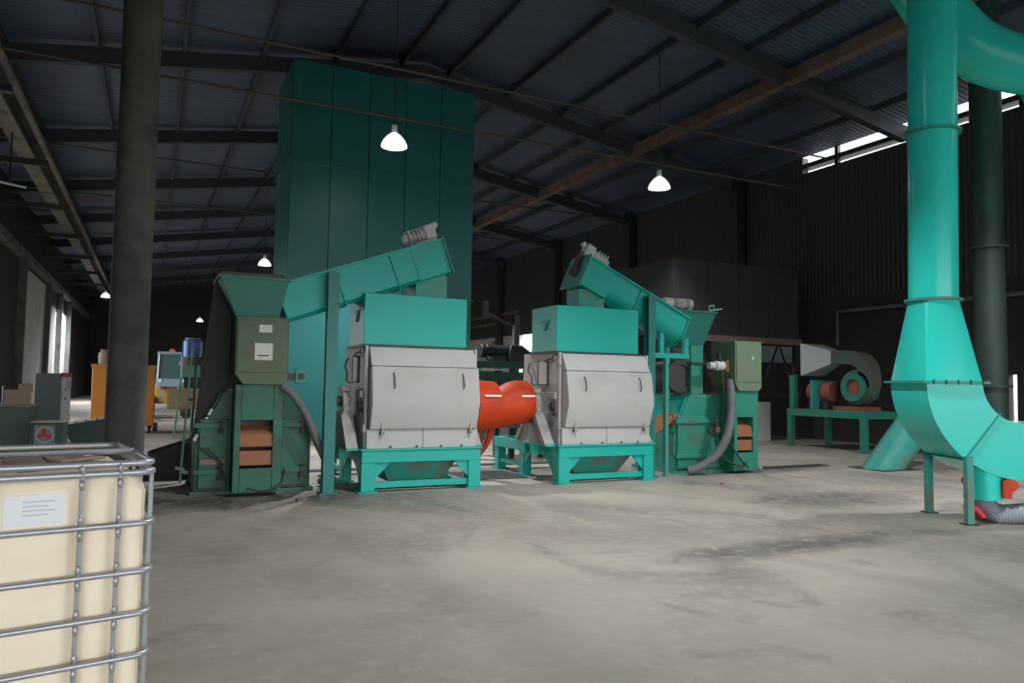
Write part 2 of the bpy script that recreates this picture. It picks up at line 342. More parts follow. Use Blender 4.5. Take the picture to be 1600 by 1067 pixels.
# ------------------------------------------------------------------ lamps
def lamp(x, y, label, power, z=6.4, beam=118.):
    t = thing('high_bay_lamp', label, 'lamp', (x, y, z), group='high bay lamps under the roof')
    MB().lathe([(.27, -.02), (.265, .02), (.23, .10), (.15, .20), (.09, .25), (.06, .25), (.08, .18), (.14, .16), (.215, .09), (.25, .0)], n=32, cap=False).build('shade', 'shade', t)
    MB().lathe([(.0005, -.035), (.14, -.02), (.24, .0), (.2, .06), (.0005, .1)], n=28).build('bulb', 'bulb', t)
    MB().lathe([(.05, .25), (.06, .27), (.06, .42), (.03, .45), (.0005, .46)], n=16).build('ballast', 'motor', t)
    MB().cyl((0, 0, .44), (0, 0, roof_z(x) - z + .02), .012, n=8).build('rod', 'darksteel', t)
    d = bpy.data.lights.new('lamp_light', 'SPOT'); d.energy = power; d.spot_size = R(beam); d.spot_blend = .55; d.shadow_soft_size = .2; d.color = (.93, .97, 1)
    o = bpy.data.objects.new('lamp_light', d); COL.objects.link(o); o.parent = t; o.location = (0, 0, -.06)
    return t
lamp(4.33, 14.61, 'glowing high bay lamp hanging in front of the tall teal bin', LAMP_W * 1.7, beam=104)
lamp(11.07, 14.54, 'glowing high bay lamp hanging right of centre above the right conveyor', LAMP_W * .5)
lamp(4.12, 32.6, 'small far lamp glowing just above the left pellet mill hopper', LAMP_W)
lamp(-2.72, 50.9, 'far lamp glowing left of the concrete column', LAMP_W * 2.6, beam=160)
lamp(4.33, 5.6, 'high bay lamp over the open floor in front of the left mill', LAMP_W, beam=116)
lamp(11.07, 5.6, 'high bay lamp over the open floor near the big duct', LAMP_W * 1.1, beam=136)
lamp(3.46, 67.6, 'most distant tiny lamp above the blue motor', LAMP_W)

# ------------------------------------------------------------------ hammer mills
MW = 1.75
def leg_mesh(mb, x0, x1, y0, y1):
    mb.box(x0, x1, y0, y1, 0.02, .40); mb.box(x0-.04, x1+.04, y0-.04, y1+.04, 0, .02); return mb
def hammer_mill(loc, label, side_fit):
    t = thing('hammer_mill', label, 'hammer mill', loc, group='hammer mills side by side')
    fr = MB().box(0, MW, 0, .10, .40, .565).box(0, .10, .1, 2.35, .40, .565).box(MW-.10, MW, .1, 2.35, .40, .565).box(.1, MW-.1, 2.25, 2.35, .40, .565).build('base_frame', 'teal', t, .006)
    for x0, x1 in ((0, .19), (MW-.19, MW)):
        for y0 in (0, 1.22, 2.2): leg_mesh(MB(), x0 + (.0 if y0 == 0 else .02), x1 - (.0 if y0 == 0 else .02), y0, y0+.16).build('leg', 'teal', fr, .005)
    B(-.02, MW+.02, -.02, 1.45, .565, .588).build('top_plate', 'teal', fr, .004)
    B(.19, MW-.19, .04, .09, .055, .14).build('rail', 'teal', fr, .004)
    for x in (.05, MW-.11): B(x, x+.06, 1.38, 2.2, .13, .2).build('rail', 'teal', fr, .004)
    for x, sx in ((.19, 1), (MW-.19, -1)):
        MB().prism([(x, .40), (x + sx*.22, .40), (x, .17)], 'y', .03, .05).build('gusset', 'teal', fr)
    for x in (.03, MW-.05):
        MB().prism([(.16, .40), (.62, .40), (.40, .30), (.16, .03)], 'x', x, x+.02).build('gusset', 'teal', fr)
        MB().prism([(1.22, .40), (.98, .40), (1.22, .16)], 'x', x, x+.02).build('gusset', 'teal', fr)
    MB().loft([rectring(.48, 1.28, .35, .95, .10), rectring(.26, 1.52, .14, 1.18, .5)]).build('discharge_hopper', 'tealdusty', t)
    # white housing
    B(.08, 1.67, .16, 1.24, .588, 1.985).build('housing', 'millwhite', t, .006)
    for x in (.045, 1.67): B(x, x+.035, .10, 1.30, .588, 2.0).build('end_plate', 'millwhite', t, .004)
    for x0, x1 in ((.07, .87), (.876, 1.69)): B(x0, x1, .035, .165, .588, .852).build('base_panel', 'millwhite', t, .006)
    d = MB().prism([(.005, .855), (-.11, 1.22), (-.035, 1.715), (.2, 1.715), (.2, .855)], 'x', .10, 1.68).build('front_door', 'millwhite', t, .01)
    MB().prism([(-.03, 1.722), (.115, 1.985), (.2, 1.985), (.2, 1.722)], 'x', .10, 1.66).build('upper_cover', 'millwhite', t, .008)
    MB().prism([(1.2, .855), (1.49, 1.22), (1.41, 1.715), (1.28, 1.985), (1.2, 1.985)], 'x', .10, 1.66).build('rear_door', 'millwhite', t, .008)
    for x in (.40, 1.42):
        MB().tube([(x, -.045, 1.63), (x+.005, -.085, 1.59), (x+.012, -.105, 1.46), (x+.008, -.08, 1.41)], .008, 8).build('handle', 'scuff', d)
    for x in (.27, 1.57):
        B(x-.013, x+.013, -.03, .02, .78, 1.0).build('door_latch', 'millgrey', d, .004)
        MB().cyl((x-.03, .0, .80), (x+.03, .0, .80), .018, n=10).build('latch_pin', 'scuff', d)
    for x in (.40, .78, 1.14, 1.45): MB().cyl((x, .01, .60), (x, .01, .625), .014, n=8).build('bolt', 'scuff', t)
    for z in (.87, 1.86): MB().cyl((.045, .09, z-.05), (.045, .09, z+.05), .03, n=12).build('hinge', 'millgrey', t)
    # feed box
    fb = B(.03, 1.56, .17, 1.0, 2.02, 2.735).build('feed_box', 'teal', t, .006)
    B(.0, 1.60, .14, 1.04, 1.985, 2.02).build('flange', 'scuff', fb)
    MB().bar((.012, .55, 2.36), (.012, .47, 2.50), .03, .05).build('latch', 'tealdusty', fb); B(0.005, .03, .44, .66, 2.48, 2.52).build('latch_bracket', 'tealdusty', fb)
    # end fittings: bearing pedestal each side, hatch and pipework on the left
    for x0, x1 in ((-.19, -.03), (1.715, 1.80)):
        s = -1 if x0 < 0 else 1
        bp = MB().prism([(.10, .588), (1.15, .588), (.84, 1.04), (.46, 1.04)], 'x', x0+.03, x0+.07).build('bearing_pedestal', 'millgrey', t, .006)
        B(x0, x1, .08, 1.17, .565, .595).build('foot_plate', 'teal', bp)
        B(x0+.02, x1-.02, .44, .84, 1.02, 1.075).build('seat_plate', 'millgrey', bp)
        MB().prism([(.10, .60), (.19, .60), (.54, 1.04), (.44, 1.04)], 'x', x0, x1).build('pedestal_rib', 'millgrey', bp)
        MB().prism([(1.15, .60), (1.06, .60), (.74, 1.04), (.84, 1.04)], 'x', x0, x1).build('pedestal_rib', 'millgrey', bp)
        bh = MB().cyl((x0+.03, .64, 1.22), (x1-.03, .64, 1.22), .175, n=24).build('bearing_housing', 'millgrey', t, .01)
        B(x0+.04, x1-.04, .46, .82, 1.075, 1.14).build('bearing_foot', 'millgrey', bh, .01)
        MB().cyl((x0-.02 if s < 0 else x0, .64, 1.22), (x1, .64, 1.22), .07, n=20).build('shaft_cover', 'scuff', bh)
        B(x0+.02, x1-.02, .50, .78, 1.36, 1.43).build('bearing_cap', 'millgrey', bh, .01)
        B(x0 + .0, x1 - .05, .5, .6, .41, .565).build('bracket', 'teal', bp); B(x0 + .0, x1 - .05, .8, .9, .41, .565).build('bracket', 'teal', bp)
    h = B(.025, .046, .45, .75, 1.50, 1.86).build('side_hatch', 'hatch', t, .004)
    for a in ((.018, .05, .44, .76, 1.49, 1.505), (.018, .05, .44, .455, 1.49, 1.87), (.018, .05, .745, .76, 1.49, 1.87)): B(*a).build('hatch_edge', 'scuff', h)
    MB().tube(smooth_path([(.03, 1.05, 1.85), (-.02, 1.02, 1.72), (-.01, .92, 1.64), (-.03, .86, 1.52), (.03, .86, 1.48)], 5), .011, 8).build('conduit', 'scuff', t)
    MB().tube(smooth_path([(.03, .2, 1.92), (-.03, .26, 1.9), (-.03, .42, 1.87), (.03, .45, 1.84)], 5), .011, 8).build('conduit', 'scuff', t)
    MB().ring((.02, .24, 1.93), (1, 0, 0), .05, .03, .03).build('lifting_eye', 'millgrey', t)
    MB().cyl((.045, .27, 1.16), (.0, .27, 1.16), .07, n=20).build('side_port', 'scuff', t)
    B(.0, .05, .17, .42, 1.28, 1.38).build('side_box', 'millgrey', t, .006)
    B(.0, .05, .14, .26, 1.02, 1.08).build('side_latch', 'scuff', t, .004)
    return t
hammer_mill((2.58, 9.85, 0), 'white hammer mill on turquoise frame with feed box, left of the orange guard', 0)
hammer_mill((5.56, 9.72, 0), 'white hammer mill on turquoise frame with feed box, right of the orange guard', 1)

# orange coupling guard between the two mills
cg = thing('coupling_guard', 'orange red drive guard with pale strips between the two white mills', 'guard', (4.58, 10.42, 1.2))
def guard_ring(x, top, bot, w, n=24):
    out = []
    for k in range(n):
        a = 2 * math.pi * k / n; s_ = math.sin(a)
        out.append((x, w * math.cos(a), (top if s_ > 0 else bot) * s_))
    return out
MB().loft([guard_ring(-.18, .36, .43, .34), guard_ring(.19, .335, .40, .34), guard_ring(.195, .22, .40, .31), guard_ring(.21, .205, .40, .31), guard_ring(.44, .33, .36, .34), guard_ring(.56, .36, .34, .35), guard_ring(.74, .36, .32, .35), guard_ring(.78, .33, .29, .33)]).build('casing', 'orange', cg, 0, 30)
for x0, x1, zz in ((-.10, .17, .12), (.52, .745, .12)):
    B(x0, x1, -.352, -.320, zz-.014, zz+.014).build('reflective_strip', 'stripe', cg)
MB().cyl((-.19, 0, 0), (-.175, 0, 0), .35, n=24).build('end_ring', 'black', cg); MB().cyl((.775, 0, .0), (.785, 0, 0), .31, n=24).build('end_ring', 'black', cg)
MB().cyl((-.2, 0, .02), (.79, 0, .02), .06, n=12).build('drive_shaft', 'scuff', cg)
MB().box(.1, .62, -.1, .1, -.38, -.30).build('underside_plate', 'black', cg)
MB().tube(smooth_path([(.30, .18, -.28), (.31, .33, -.42), (.27, .33, -.58), (.18, .33, -.73), (.02, .30, -.88)], 6), .05, 10).build('hanging_hose', 'orange', cg)
MB().tube(smooth_path([(.20, .2, -.28), (.22, .42, -.46), (.18, .45, -.64), (.06, .42, -.84)], 6), .04, 10).build('hanging_hose', 'brownorange', cg)

# ------------------------------------------------------------------ screw conveyors
def screw_conveyor(loc, low, high, label, flat, rib_n):
    """low/high: (x, z) of the trough's bottom centre line at both ends, local"""
    t = thing('screw_conveyor', label, 'conveyor', loc, group='inclined screw conveyors above the mills')
    W, Hh = .27, .50
    d = Vector((high[0]-low[0], 0, high[1]-low[1])); L = d.length; d.normalize(); up = Vector((0, 1, 0)).cross(d)
    if up.z < 0: up = -up
    def P(s_, y, h_): return Vector((low[0], 0, low[1])) + d * s_ + Vector((0, y, 0)) + up * h_
    def ring(s_, g=0.):
        pts = [(W+g, Hh), (W+g, .26)] + [((W+g)*math.cos(a), .26 - (.26+g)*math.sin(a)) for a in [math.pi*k/10 for k in range(1, 10)]] + [(-W-g, .26), (-W-g, Hh)]
        if flat: pts = [(W+g, Hh), (W+g, .05), (W+g-.06, -g), (-W-g+.06, -g), (-W-g, .05), (-W-g, Hh)]
        return [P(s_, y, h_) for y, h_ in pts]
    MB().loft([ring(0), ring(L)]).build('trough', 'teal', t, 0, 30)
    for s_ in [0.0, L] + [L * (k + 1) / (rib_n + 1) for k in range(rib_n)]:
        MB().loft([ring(s_-.012, .025), ring(s_+.012, .025)]).build('flange', 'teal', t)
    MB().loft([[P(s_, y, h_) for y, h_ in ((-W-.04, Hh), (W+.04, Hh), (W+.04, Hh+.03), (-W-.04, Hh+.03))] for s_ in (-.02, L+.02)]).build('cover', 'teal', t)
    # head end: square head box, end plate, drive on top
    def blk(s0, s1, w, h0, h1): return MB().loft([[P(s_, y, h_) for y, h_ in ((-w, h0), (w, h0), (w, h1), (-w, h1))] for s_ in (s0, s1)])
    blk(L-.50, L+.02, W+.01, .02, Hh+.03).build('head_box', 'teal', t, .006)
    blk(L+.02, L+.045, W+.05, -.03, Hh+.06).build('end_plate', 'tealdusty', t, .004)
    e = P(L+.045, 0, .26); MB().cyl(e, e + d*.07, .09, n=20).build('shaft_bearing', 'scuff', t)
    blk(L+.045, L+.12, .04, .28, .62).build('chain_guard', 'scuff', t, .01)
    gm = blk(L-.32, L+.02, .14, Hh+.03, Hh+.07).build('drive_plate', 'motor', t)
    m0 = P(L-.40, 0, Hh+.17); m1 = P(L-.13, 0, Hh+.17)
    MB().cyl(m0, m1, .095, n=20).build('motor', 'motor', gm, .015); MB().cyl(m0 - d*.05, m0, .075, n=20).build('fan_cover', 'motor', gm, .01)
    blk(L-.13, L+.06, .10, Hh+.07, Hh+.30).build('gearbox', 'motor', gm, .03); c_ = P(L+.06, 0, Hh+.25); MB().cyl(c_, c_ + d*.06 + up*.03, .05, n=14).build('shaft_end', 'motor', gm)
    for k in range(4): blk(L-.38+k*.06, L-.365+k*.06, .11, Hh+.10, Hh+.275).build('cooling_fin', 'motor', gm)
    # outlet spout down to the feed box
    sx = P(L-.28, 0, 0.02); wx = .24
    MB().loft([rectring(sx.x-wx, sx.x+wx, -.2, .2, 2.738), rectring(sx.x-wx, sx.x+wx, -.2, .2, sx.z+.05)]).build('outlet_spout', 'tealdusty', t)
    return t, P, L, d, up
screw_conveyor((0, 10.42, 0), (1.62, 2.28), (3.92, 3.13), 'turquoise screw conveyor rising rightward to the left white mill', True, 2)
cv2, P2, L2, d2, u2 = screw_conveyor((0, 10.42, 0), (8.17, 2.22), (6.16, 3.11), 'turquoise screw conveyor rising leftward to the right white mill', False, 1)
def support(name, label, x, y, ztop, w):
    t = thing(name, label, 'post', (x, y, 0))
    B(-w/2, w/2, -.07, -.055, 0, ztop).build('flange', 'postgreen', t); B(-w/2, w/2, .055, .07, 0, ztop).build('flange', 'postgreen', t)
    B(-.012, .012, -.06, .06, 0, ztop).build('web', 'postgreen', t); B(-w/2-.04, w/2+.04, -.12, .12, 0, .02).build('foot_plate', 'postgreen', t)
    return t
support('support_post', 'dark teal steel post under the left conveyor beside the pellet mill', 2.17, 10.04, 2.98, .15)
t = support('support_post', 'teal steel post under the right conveyor behind the right mill', 7.46, 10.04, 3.02, .14)
B(.08, .80, -.05, .03, 1.98, 2.06).build('cross_arm', 'teal', t); B(.70, .78, -.05, .03, 2.06, 2.32).build('hanger', 'teal', t); B(.18, .26, -.05, .03, 2.06, 2.40).build('hanger', 'teal', t)
B(.30, .36, -.05, .03, 0, 1.98).build('prop', 'tealdusty', t)

# ------------------------------------------------------------------ pellet mills
def pellet_mill(loc, label, x0, x1, b0, b1, box_m, body_m, hop, right):
    t = thing('pellet_mill', label, 'pellet mill', loc, group='green pellet mills at both ends of the line')
    body = MB().prism([(x0, .04), (x0, .66), (x0+.34, 1.36), (x1-.36, 1.36), (x1, 1.02), (x1, .04)], 'y', .42, 1.55).build('casing', body_m, t, .012)
    B(x0-.04, x1+.04, .36, 1.6, 0, .05).build('plinth', body_m, t)
    # sloping lids with pale edges
    for a, b_ in (((x0, .66), (x0+.34, 1.36)), ((x1, 1.02), (x1-.36, 1.36))):
        nrm = Vector((b_[1]-a[1], 0, -(b_[0]-a[0]))).normalized(); nrm = nrm if nrm.z > 0 else -nrm
        A, Bq = Vector((a[0], 0, a[1])), Vector((b_[0], 0, b_[1])); dd = (Bq - A)
        A2, B2 = A + dd*.06, A + dd*.94
        ring = lambda y: [A2 + Vector((0, y, 0)), B2 + Vector((0, y, 0)), B2 + nrm*.03 + Vector((0, y, 0)), A2 + nrm*.03 + Vector((0, y, 0))]
        MB().loft([ring(.45), ring(1.5)]).build('sloping_lid', body_m if not right else 'teal', t, .006)
    # front column with the outlet opening
    col = B(b0+.02, b0+.10, .05, .44, .05, 1.44).build('front_column', body_m, t, .006)
    B(b1-.16, b1-.04, .05, .44, .05, 1.44).build('jamb', body_m, col, .006)
    B(b0+.10, b1-.16, .05, .44, .98, 1.44).build('lintel', body_m, col, .006); B(b0+.10, b1-.16, .05, .44, .05, .36).build('sill', body_m, col, .006)
    B(b0+.10, b1-.16, .36, .42, .36, .98).build('back_plate', 'black', col)
    tr = MB().prism([(.08, .70), (.08, .80), (.34, .92), (.34, .70)], 'x', b0+.10, b1-.16).build('outlet_tray', 'brownorange', t); B(b0+.10, b1-.16, .06, .09, .64, .70).build('tray_lip', 'brownorange', tr)
    MB().prism([(.08, .40), (.08, .58), (.34, .60), (.34, .40)], 'x', b0+.10, b1-.16).build('outlet_tray', 'brownorange', t)
    # doors beside the opening
    for xa, xb in ((b1-.02, x1-.04), (x0+.05, b0-.02)):
        if xb - xa < .12: continue
        dr = B(xa, xb, .37, .42, .08, .98).build('side_door', body_m, t, .01)
        for z in (.30, .90):
            B(xa-.06, xb-.04, .33, .37, z-.035, z+.035).build('hinge_bar', body_m, dr, .006)
            MB().cyl((xb-.09, .35, z-.11), (xb-.09, .35, z+.06), .03, n=12).build('hinge_knuckle', 'scuff', dr)
    # feeder box
    fb = MB().prism([(b0+.10, 1.44), (b0, 1.58), (b0, 2.32), (b1, 2.32), (b1, 1.52), (b1-.06, 1.44)], 'y', 0, .62).build('feeder_box', box_m, t, .01)
    B(b0+.02, b1-.02, -.012, 0, 1.60, 2.28).build('front_panel', box_m, fb, .005)
    # hopper
    hx0, hx1, hy0, hy1, tx0, tx1, ty0, ty1, zb, zt = hop
    hp = MB().loft([rectring(hx0, hx1, hy0, hy1, zb), rectring(tx0, tx1, ty0, ty1, zt)]).build('hopper', 'hopgreen', t, .006)
    B(tx0-.02, tx1+.02, ty0-.02, ty1+.02, zt-.03, zt).build('hopper_rim', 'hopgreen', hp)
    return t
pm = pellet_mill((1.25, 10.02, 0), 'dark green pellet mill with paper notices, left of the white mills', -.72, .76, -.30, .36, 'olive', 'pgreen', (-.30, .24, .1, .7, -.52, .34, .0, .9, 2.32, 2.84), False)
B(-.50, .28, .05, .86, 2.84, 2.90).build('hopper_cover', 'scuff', pm, .01)
n1 = B(-.02, .14, -.02, -.012, 2.12, 2.22).build('paper_notice', 'paper', pm); n1['label'] = 'small pale paper notice'
n2 = B(-.07, .155, -.02, -.012, 1.76, 1.98).build('paper_notice', 'paper', pm); n2['label'] = 'larger white paper notice with one dark line'
B(-.03, .11, -.0225, -.02, 1.812, 1.824).build('printed_line', 'print', n2)
MB().prism([(-.74, .7), (-.52, 2.84), (-.36, 2.78), (-.30, 2.3), (-.32, 1.4), (-.42, 1.28)], 'y', .55, .80).build('side_guard', 'blackdust', pm, .01)
for k in range(4): MB().obox((-.70 + .055*k, .45, .74 + .11*k), (.05, .03, .09), (0, R(26), 0)).build('pale_tile', 'cabside', pm)
MB().tube(smooth_path([(.30, .05, 1.42), (.42, .0, 1.33), (.62, .05, 1.05), (.80, .12, .66), (.98, .25, .32), (1.02, .5, .10), (1.0, .8, .06)], 7), .055, 12).build('cable_hose', 'hose', pm)
jb = B(.50, .66, .28, .40, 1.46, 1.66).build('junction_box', 'pteal', pm, .008); B(.54, .62, .27, .285, 1.52, 1.60).build('box_window', 'scuff', jb); B(.36, .50, .3, .36, 1.50, 1.60).build('box_arm', 'darksteel', jb)
for k in range(3):
    MB().tube(smooth_path([(-.66+.05*k, .34, .62), (-.5+.06*k, .30, .5-.05*k), (-.42, .28, .42), (-.34, .3, .18)], 5), .012, 6).build('cable', 'darksteel', pm)
MB().tube(smooth_path([(-.1, .03, .12), (.1, .0, .07), (.3, .02, .14), (.4, .3, .3)], 5), .014, 6).build('cable', 'darksteel', pm)
B(-.66, -.36, .30, .36, .40, .47).build('cross_plate', 'rust', pm)

pm2 = pellet_mill((9.44, 9.86, 0), 'teal green pellet mill with grey gearmotor, right of the white mills', -1.28, .30, -.28, .34, 'sage', 'pteal', (-.98, -.52, .55, 1.1, -1.14, -.30, .45, 1.2, 2.22, 2.86), True)
B(.10, .13, -.02, .0, 2.0, 2.06).build('rating_plate', 'paper', pm2)
B(-.84, -.56, .5, 1.0, 1.36, 2.24).build('feed_chute', 'pteal', pm2, .01); B(-.84, -.50, .48, .52, 1.9, 1.94).build('chute_band', 'scuff', pm2)
gm = MB().cyl((-.34, .22, 1.88), (-.55, .22, 1.88), .085, n=18).build('gearmotor', 'motor', pm2, .012)
B(-.36, -.28, .12, .32, 1.77, 1.98).build('motor_flange', 'brownorange', gm, .01); MB().cyl((-.55, .22, 1.88), (-.68, .22, 1.88), .06, n=16).build('gear_tail', 'motor', gm); MB().cyl((-.44, .22, 1.9), (-.44, .22, 2.08), .05, n=14).build('terminal_box', 'black', gm)
MB().cyl((-1.02, .6, 1.68), (-1.02, 1.2, 1.68), .27, n=24).build('drum', 'scuff', pm2); MB().ring((-1.02, .6, 1.68), (0,1,0), .29, .22, .05).build('drum_rim', 'scuff', pm2)
for x in (-1.28, -.76): B(x, x+.07, .62, .72, 1.3, 2.2).build('drum_stand', 'pteal', pm2)
MB().tube(smooth_path([(-.30, .12, 1.62), (-.34, .05, 1.40), (-.40, -.02, 1.05), (-.56, -.1, .66), (-.74, -.05, .36), (-.98, .05, .16), (-1.2, .15, .07)], 7), .075, 14).build('cable_hose', 'hose', pm2)
MB().tube(smooth_path([(-.40, .2, 1.8), (-.42, .1, 1.2), (-.38, .1, .7), (-.2, .0, .3), (.0, -.03, .1)], 6), .016, 8).build('cable', 'scuff', pm2)
MB().tube(smooth_path([(-.46, .30, .9), (-.56, .2, .62), (-.44, .1, .28), (-.16, .0, .14), (.0, .02, .2)], 6), .016, 8).build('cable', 'scuff', pm2)
B(-.58, -.34, .30, .36, .70, .80).build('cross_plate', 'rust', pm2)
MB().cyl((.34, .1, .1), (.42, .1, .06), .03, n=10).build('cable_gland', 'cone', pm2)
rl = thing('rolled_tarpaulin', 'cream and grey roll lying on the right pellet mill hopper', 'roll', (8.72, 10.88, 3.08))
MB().cyl((-.34, 0, -.04), (.30, 0, -.04), .10, n=20).build('roll', 'fabric', rl, .015)
for x in (-.16, .12): MB().cyl((x, 0, -.04), (x+.10, 0, -.04), .103, n=20).build('band', 'greyroll', rl)
for x in (-.25, .22): B(x-.03, x+.03, -.09, .09, -.22, -.115).build('cradle', 'mint', rl)
hl = thing('hopper_lid', 'small mint green lid standing open on the right hopper', 'lid', (9.1, 10.4, 2.86))
MB().obox((0, 0, .035), (.30, .25, .02), (0, R(-10), 0)).build('plate', 'mint', hl); MB().tube([(-.05, 0, .05), (-.05, 0, .11), (.06, 0, .13), (.06, 0, .07)], .014, 8).build('handle', 'mint', hl)
bt = thing('outlet_chute', 'rusty orange chute between the right mill and pellet mill', 'chute', (7.75, 10.5, 0))
MB().prism([(-.1, .86), (.5, 1.02), (.5, .92), (-.1, .60)], 'y', -.15, .15).build('tray', 'brownorange', bt); B(.44, .52, -.17, .17, .72, 1.03).build('end_plate', 'brownorange', bt)
for x in (.0, .42): B(x-.03, x+.03, -.04, .04, 0, .74).build('leg', 'rust', bt)

# ------------------------------------------------------------------ big turquoise bin behind the left mill
bn = thing('storage_bin', 'very tall dark teal sheet metal bin behind the left mill', 'bin', (2.68, 17.3, 0))
BW, BD, BH = 4.58, 2.2, 9.0
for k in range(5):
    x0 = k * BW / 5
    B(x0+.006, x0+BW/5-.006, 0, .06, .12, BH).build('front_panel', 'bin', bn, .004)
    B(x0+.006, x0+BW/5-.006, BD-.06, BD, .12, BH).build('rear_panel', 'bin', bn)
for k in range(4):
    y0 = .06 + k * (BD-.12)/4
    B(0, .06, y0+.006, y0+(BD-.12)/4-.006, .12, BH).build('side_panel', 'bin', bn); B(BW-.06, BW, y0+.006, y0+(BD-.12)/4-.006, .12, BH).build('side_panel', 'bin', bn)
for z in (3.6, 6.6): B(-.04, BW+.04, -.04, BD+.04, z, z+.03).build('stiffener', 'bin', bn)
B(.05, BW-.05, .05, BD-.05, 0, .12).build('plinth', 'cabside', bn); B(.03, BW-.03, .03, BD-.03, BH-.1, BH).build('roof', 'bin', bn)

# ------------------------------------------------------------------ centre background: green bench with black machine, pole
gb = thing('green_bench', 'dark green steel bench behind the orange guard', 'bench', (5.75, 13.4, .0))
B(0, 1.6, 0, .9, 1.83, 1.95).build('top', 'benchgreen', gb, .006); B(0, 1.6, .02, .08, 1.38, 1.74).build('apron', 'benchgreen', gb, .005)
B(.02, .60, -.015, 0, 1.77, 1.80).build('pale_strip', 'cabside', gb)
for x in (.02, .80, 1.48):
    for y_ in (.05, .78): B(x, x+.10, y_, y_+.10, 0, 1.83).build('leg', 'benchgreen', gb)
MB().bar((.9, .05, 1.38), (.52, .05, 1.78), .04, .06).build('brace', 'benchgreen', gb)
bm_ = thing('black_gearmotor', 'black motor and gearbox standing on the green bench', 'motor', (6.10, 13.75, 1.95))
MB().cyl((0.0, 0, .24), (.5, 0, .22), .125, n=22).build('motor', 'black', bm_, .02); MB().cyl((-.12, 0, .22), (0, 0, .22), .14, n=22).build('fan_cover', 'black', bm_, .02)
B(.15, .5, -.12, .12, 0, .14).build('feet', 'black', bm_, .01)
MB().loft([rectring(.46, 1.0, -.2, .2, 0), rectring(.46, .98, -.2, .2, .20), rectring(.52, .78, -.15, .15, .35)]).build('gearbox', 'black', bm_, .02)
MB().cyl((.96, 0, .17), (1.12, 0, .17), .07, n=16).build('output_shaft', 'black', bm_); MB().tube(smooth_path([(.0, -.05, .12), (.02, -.1, .03), (.12, -.12, .03)], 5), .015, 6).build('cable', 'black', bm_)
MB().ring((.2, 0, .37), (0, 1, 0), .05, .03, .02).build('lifting_eye', 'black', bm_)
t = thing('steel_pole', 'dark steel pole with a bracket behind the black motor', 'pole', (8.0, 16.2, 0))
B(-.07, .07, -.07, .07, 0, 3.2).build('shaft', 'black', t); B(-.085, -.07, -.06, .02, 1.5, 2.95).build('edge_strip', 'cone', t)
MB().bar((-.05, 0, 2.9), (-.75, 0, 3.2), .06, .06).build('arm', 'black', t); B(-.9, -.75, -.05, .05, 3.1, 3.5).build('bracket', 'black', t)

# ------------------------------------------------------------------ big duct at the right (its own axes: x along the elbow, y away from the camera)
DZ = -R(26)
ct = Vector((5.055 * math.cos(YAW) + 8.8 * math.sin(YAW), -5.055 * math.sin(YAW) + 8.8 * math.cos(YAW), 0))
du = thing('air_duct', 'big glossy turquoise duct: round riser, square transition and elbow on two legs', 'duct', ct, DZ)
du.rotation_euler = (0, 0, DZ)
HX, HY, ZF = .32, .40, 1.60
PR = .268
def circ(z, r, n=40, lean=0): return [(r*math.cos(2*math.pi*(k+.5)/n - math.pi*.75) + lean, r*math.sin(2*math.pi*(k+.5)/n - math.pi*.75), z) for k in range(n)]
def sq(z, n=40):
    out = []; q = n // 4
    cs = [(-HX, -HY), (HX, -HY), (HX, HY), (-HX, HY)]
    for a in range(4):
        p, r_ = cs[a], cs[(a+1) % 4]
        for k in range(q): 
            f = (k + .5) / q; f = f + .5/q * (2*f - 1)   # reach into the corners
            out.append((p[0] + (r_[0]-p[0])*f, p[1] + (r_[1]-p[1])*f, z))
    return out
MB().loft([sq(ZF), circ(2.58, PR)], False).build('transition', 'duct', du, 0, 24)
LEAN = .012
def riser(z0, z1): return MB().loft([circ(z0, PR, 40, (z0-2.58)*LEAN), circ(z1, PR, 40, (z1-2.58)*LEAN)], False)
rs = riser(2.58, 4.62).build('riser', 'duct', du, 0, 40); riser(4.62, 8.6).build('riser', 'duct', du, 0, 40)
for z in (2.58, 4.62): MB().ring(((z-2.58)*LEAN, 0, z), (0, 0, 1), PR+.045, PR-.01, .03, 40).build('round_flange', 'tealdusty', du)
B(-HX-.06, HX+.06, -HY-.05, HY+.05, ZF-.015, ZF+.015).build('square_flange', 'tealdusty', du)
for k in range(5): MB().cyl((-HX+.05+k*.14, -HY-.055, ZF-.03), (-HX+.05+k*.14, -HY-.055, ZF+.03), .008, n=6).build('bolt', 'scuff', du)
RI, RO = .46, 1.10; CX = HX + RI
def elb(a): 
    c_, s_ = math.cos(a), math.sin(a); r = []
    for rad, y_ in ((RO, -HY), (RI, -HY), (RI, HY), (RO, HY)): r.append((CX - rad*c_, y_, ZF - rad*s_))
    return r
A1 = R(52)
MB().loft([elb(A1*k/12) for k in range(13)], False).build('elbow', 'duct', du, 0, 30)
MB().loft([elb(A1 + (R(90)-A1)*k/9) for k in range(10)] + [[(2.9, p[1], p[2]) for p in elb(R(90))]], True).build('elbow', 'duct', du, 0, 30)
def miter(g, a): return [((CX - (rad)*math.cos(a)), y_, ZF - rad*math.sin(a)) for rad, y_ in ((RO+g, -HY-g), (RI-g, -HY-g), (RI-g, HY+g), (RO+g, HY+g))]
MB().loft([miter(.02, A1-.006), miter(.02, A1+.006)]).build('miter_flange', 'tealdusty', du)
for y_ in (-.42, .38):
    lg = MB().box(.085, .16, y_-.04, y_+.04, 0, .76).build('leg', 'tealdusty', du, .004); B(.05, .20, y_-.07, y_+.07, 0, .012).build('foot_plate', 'scuff', lg)
for y_ in (-.38, .38): B(2.6, 2.7, y_-.05, y_+.05, 0, .6).build('leg', 'tealdusty', du)
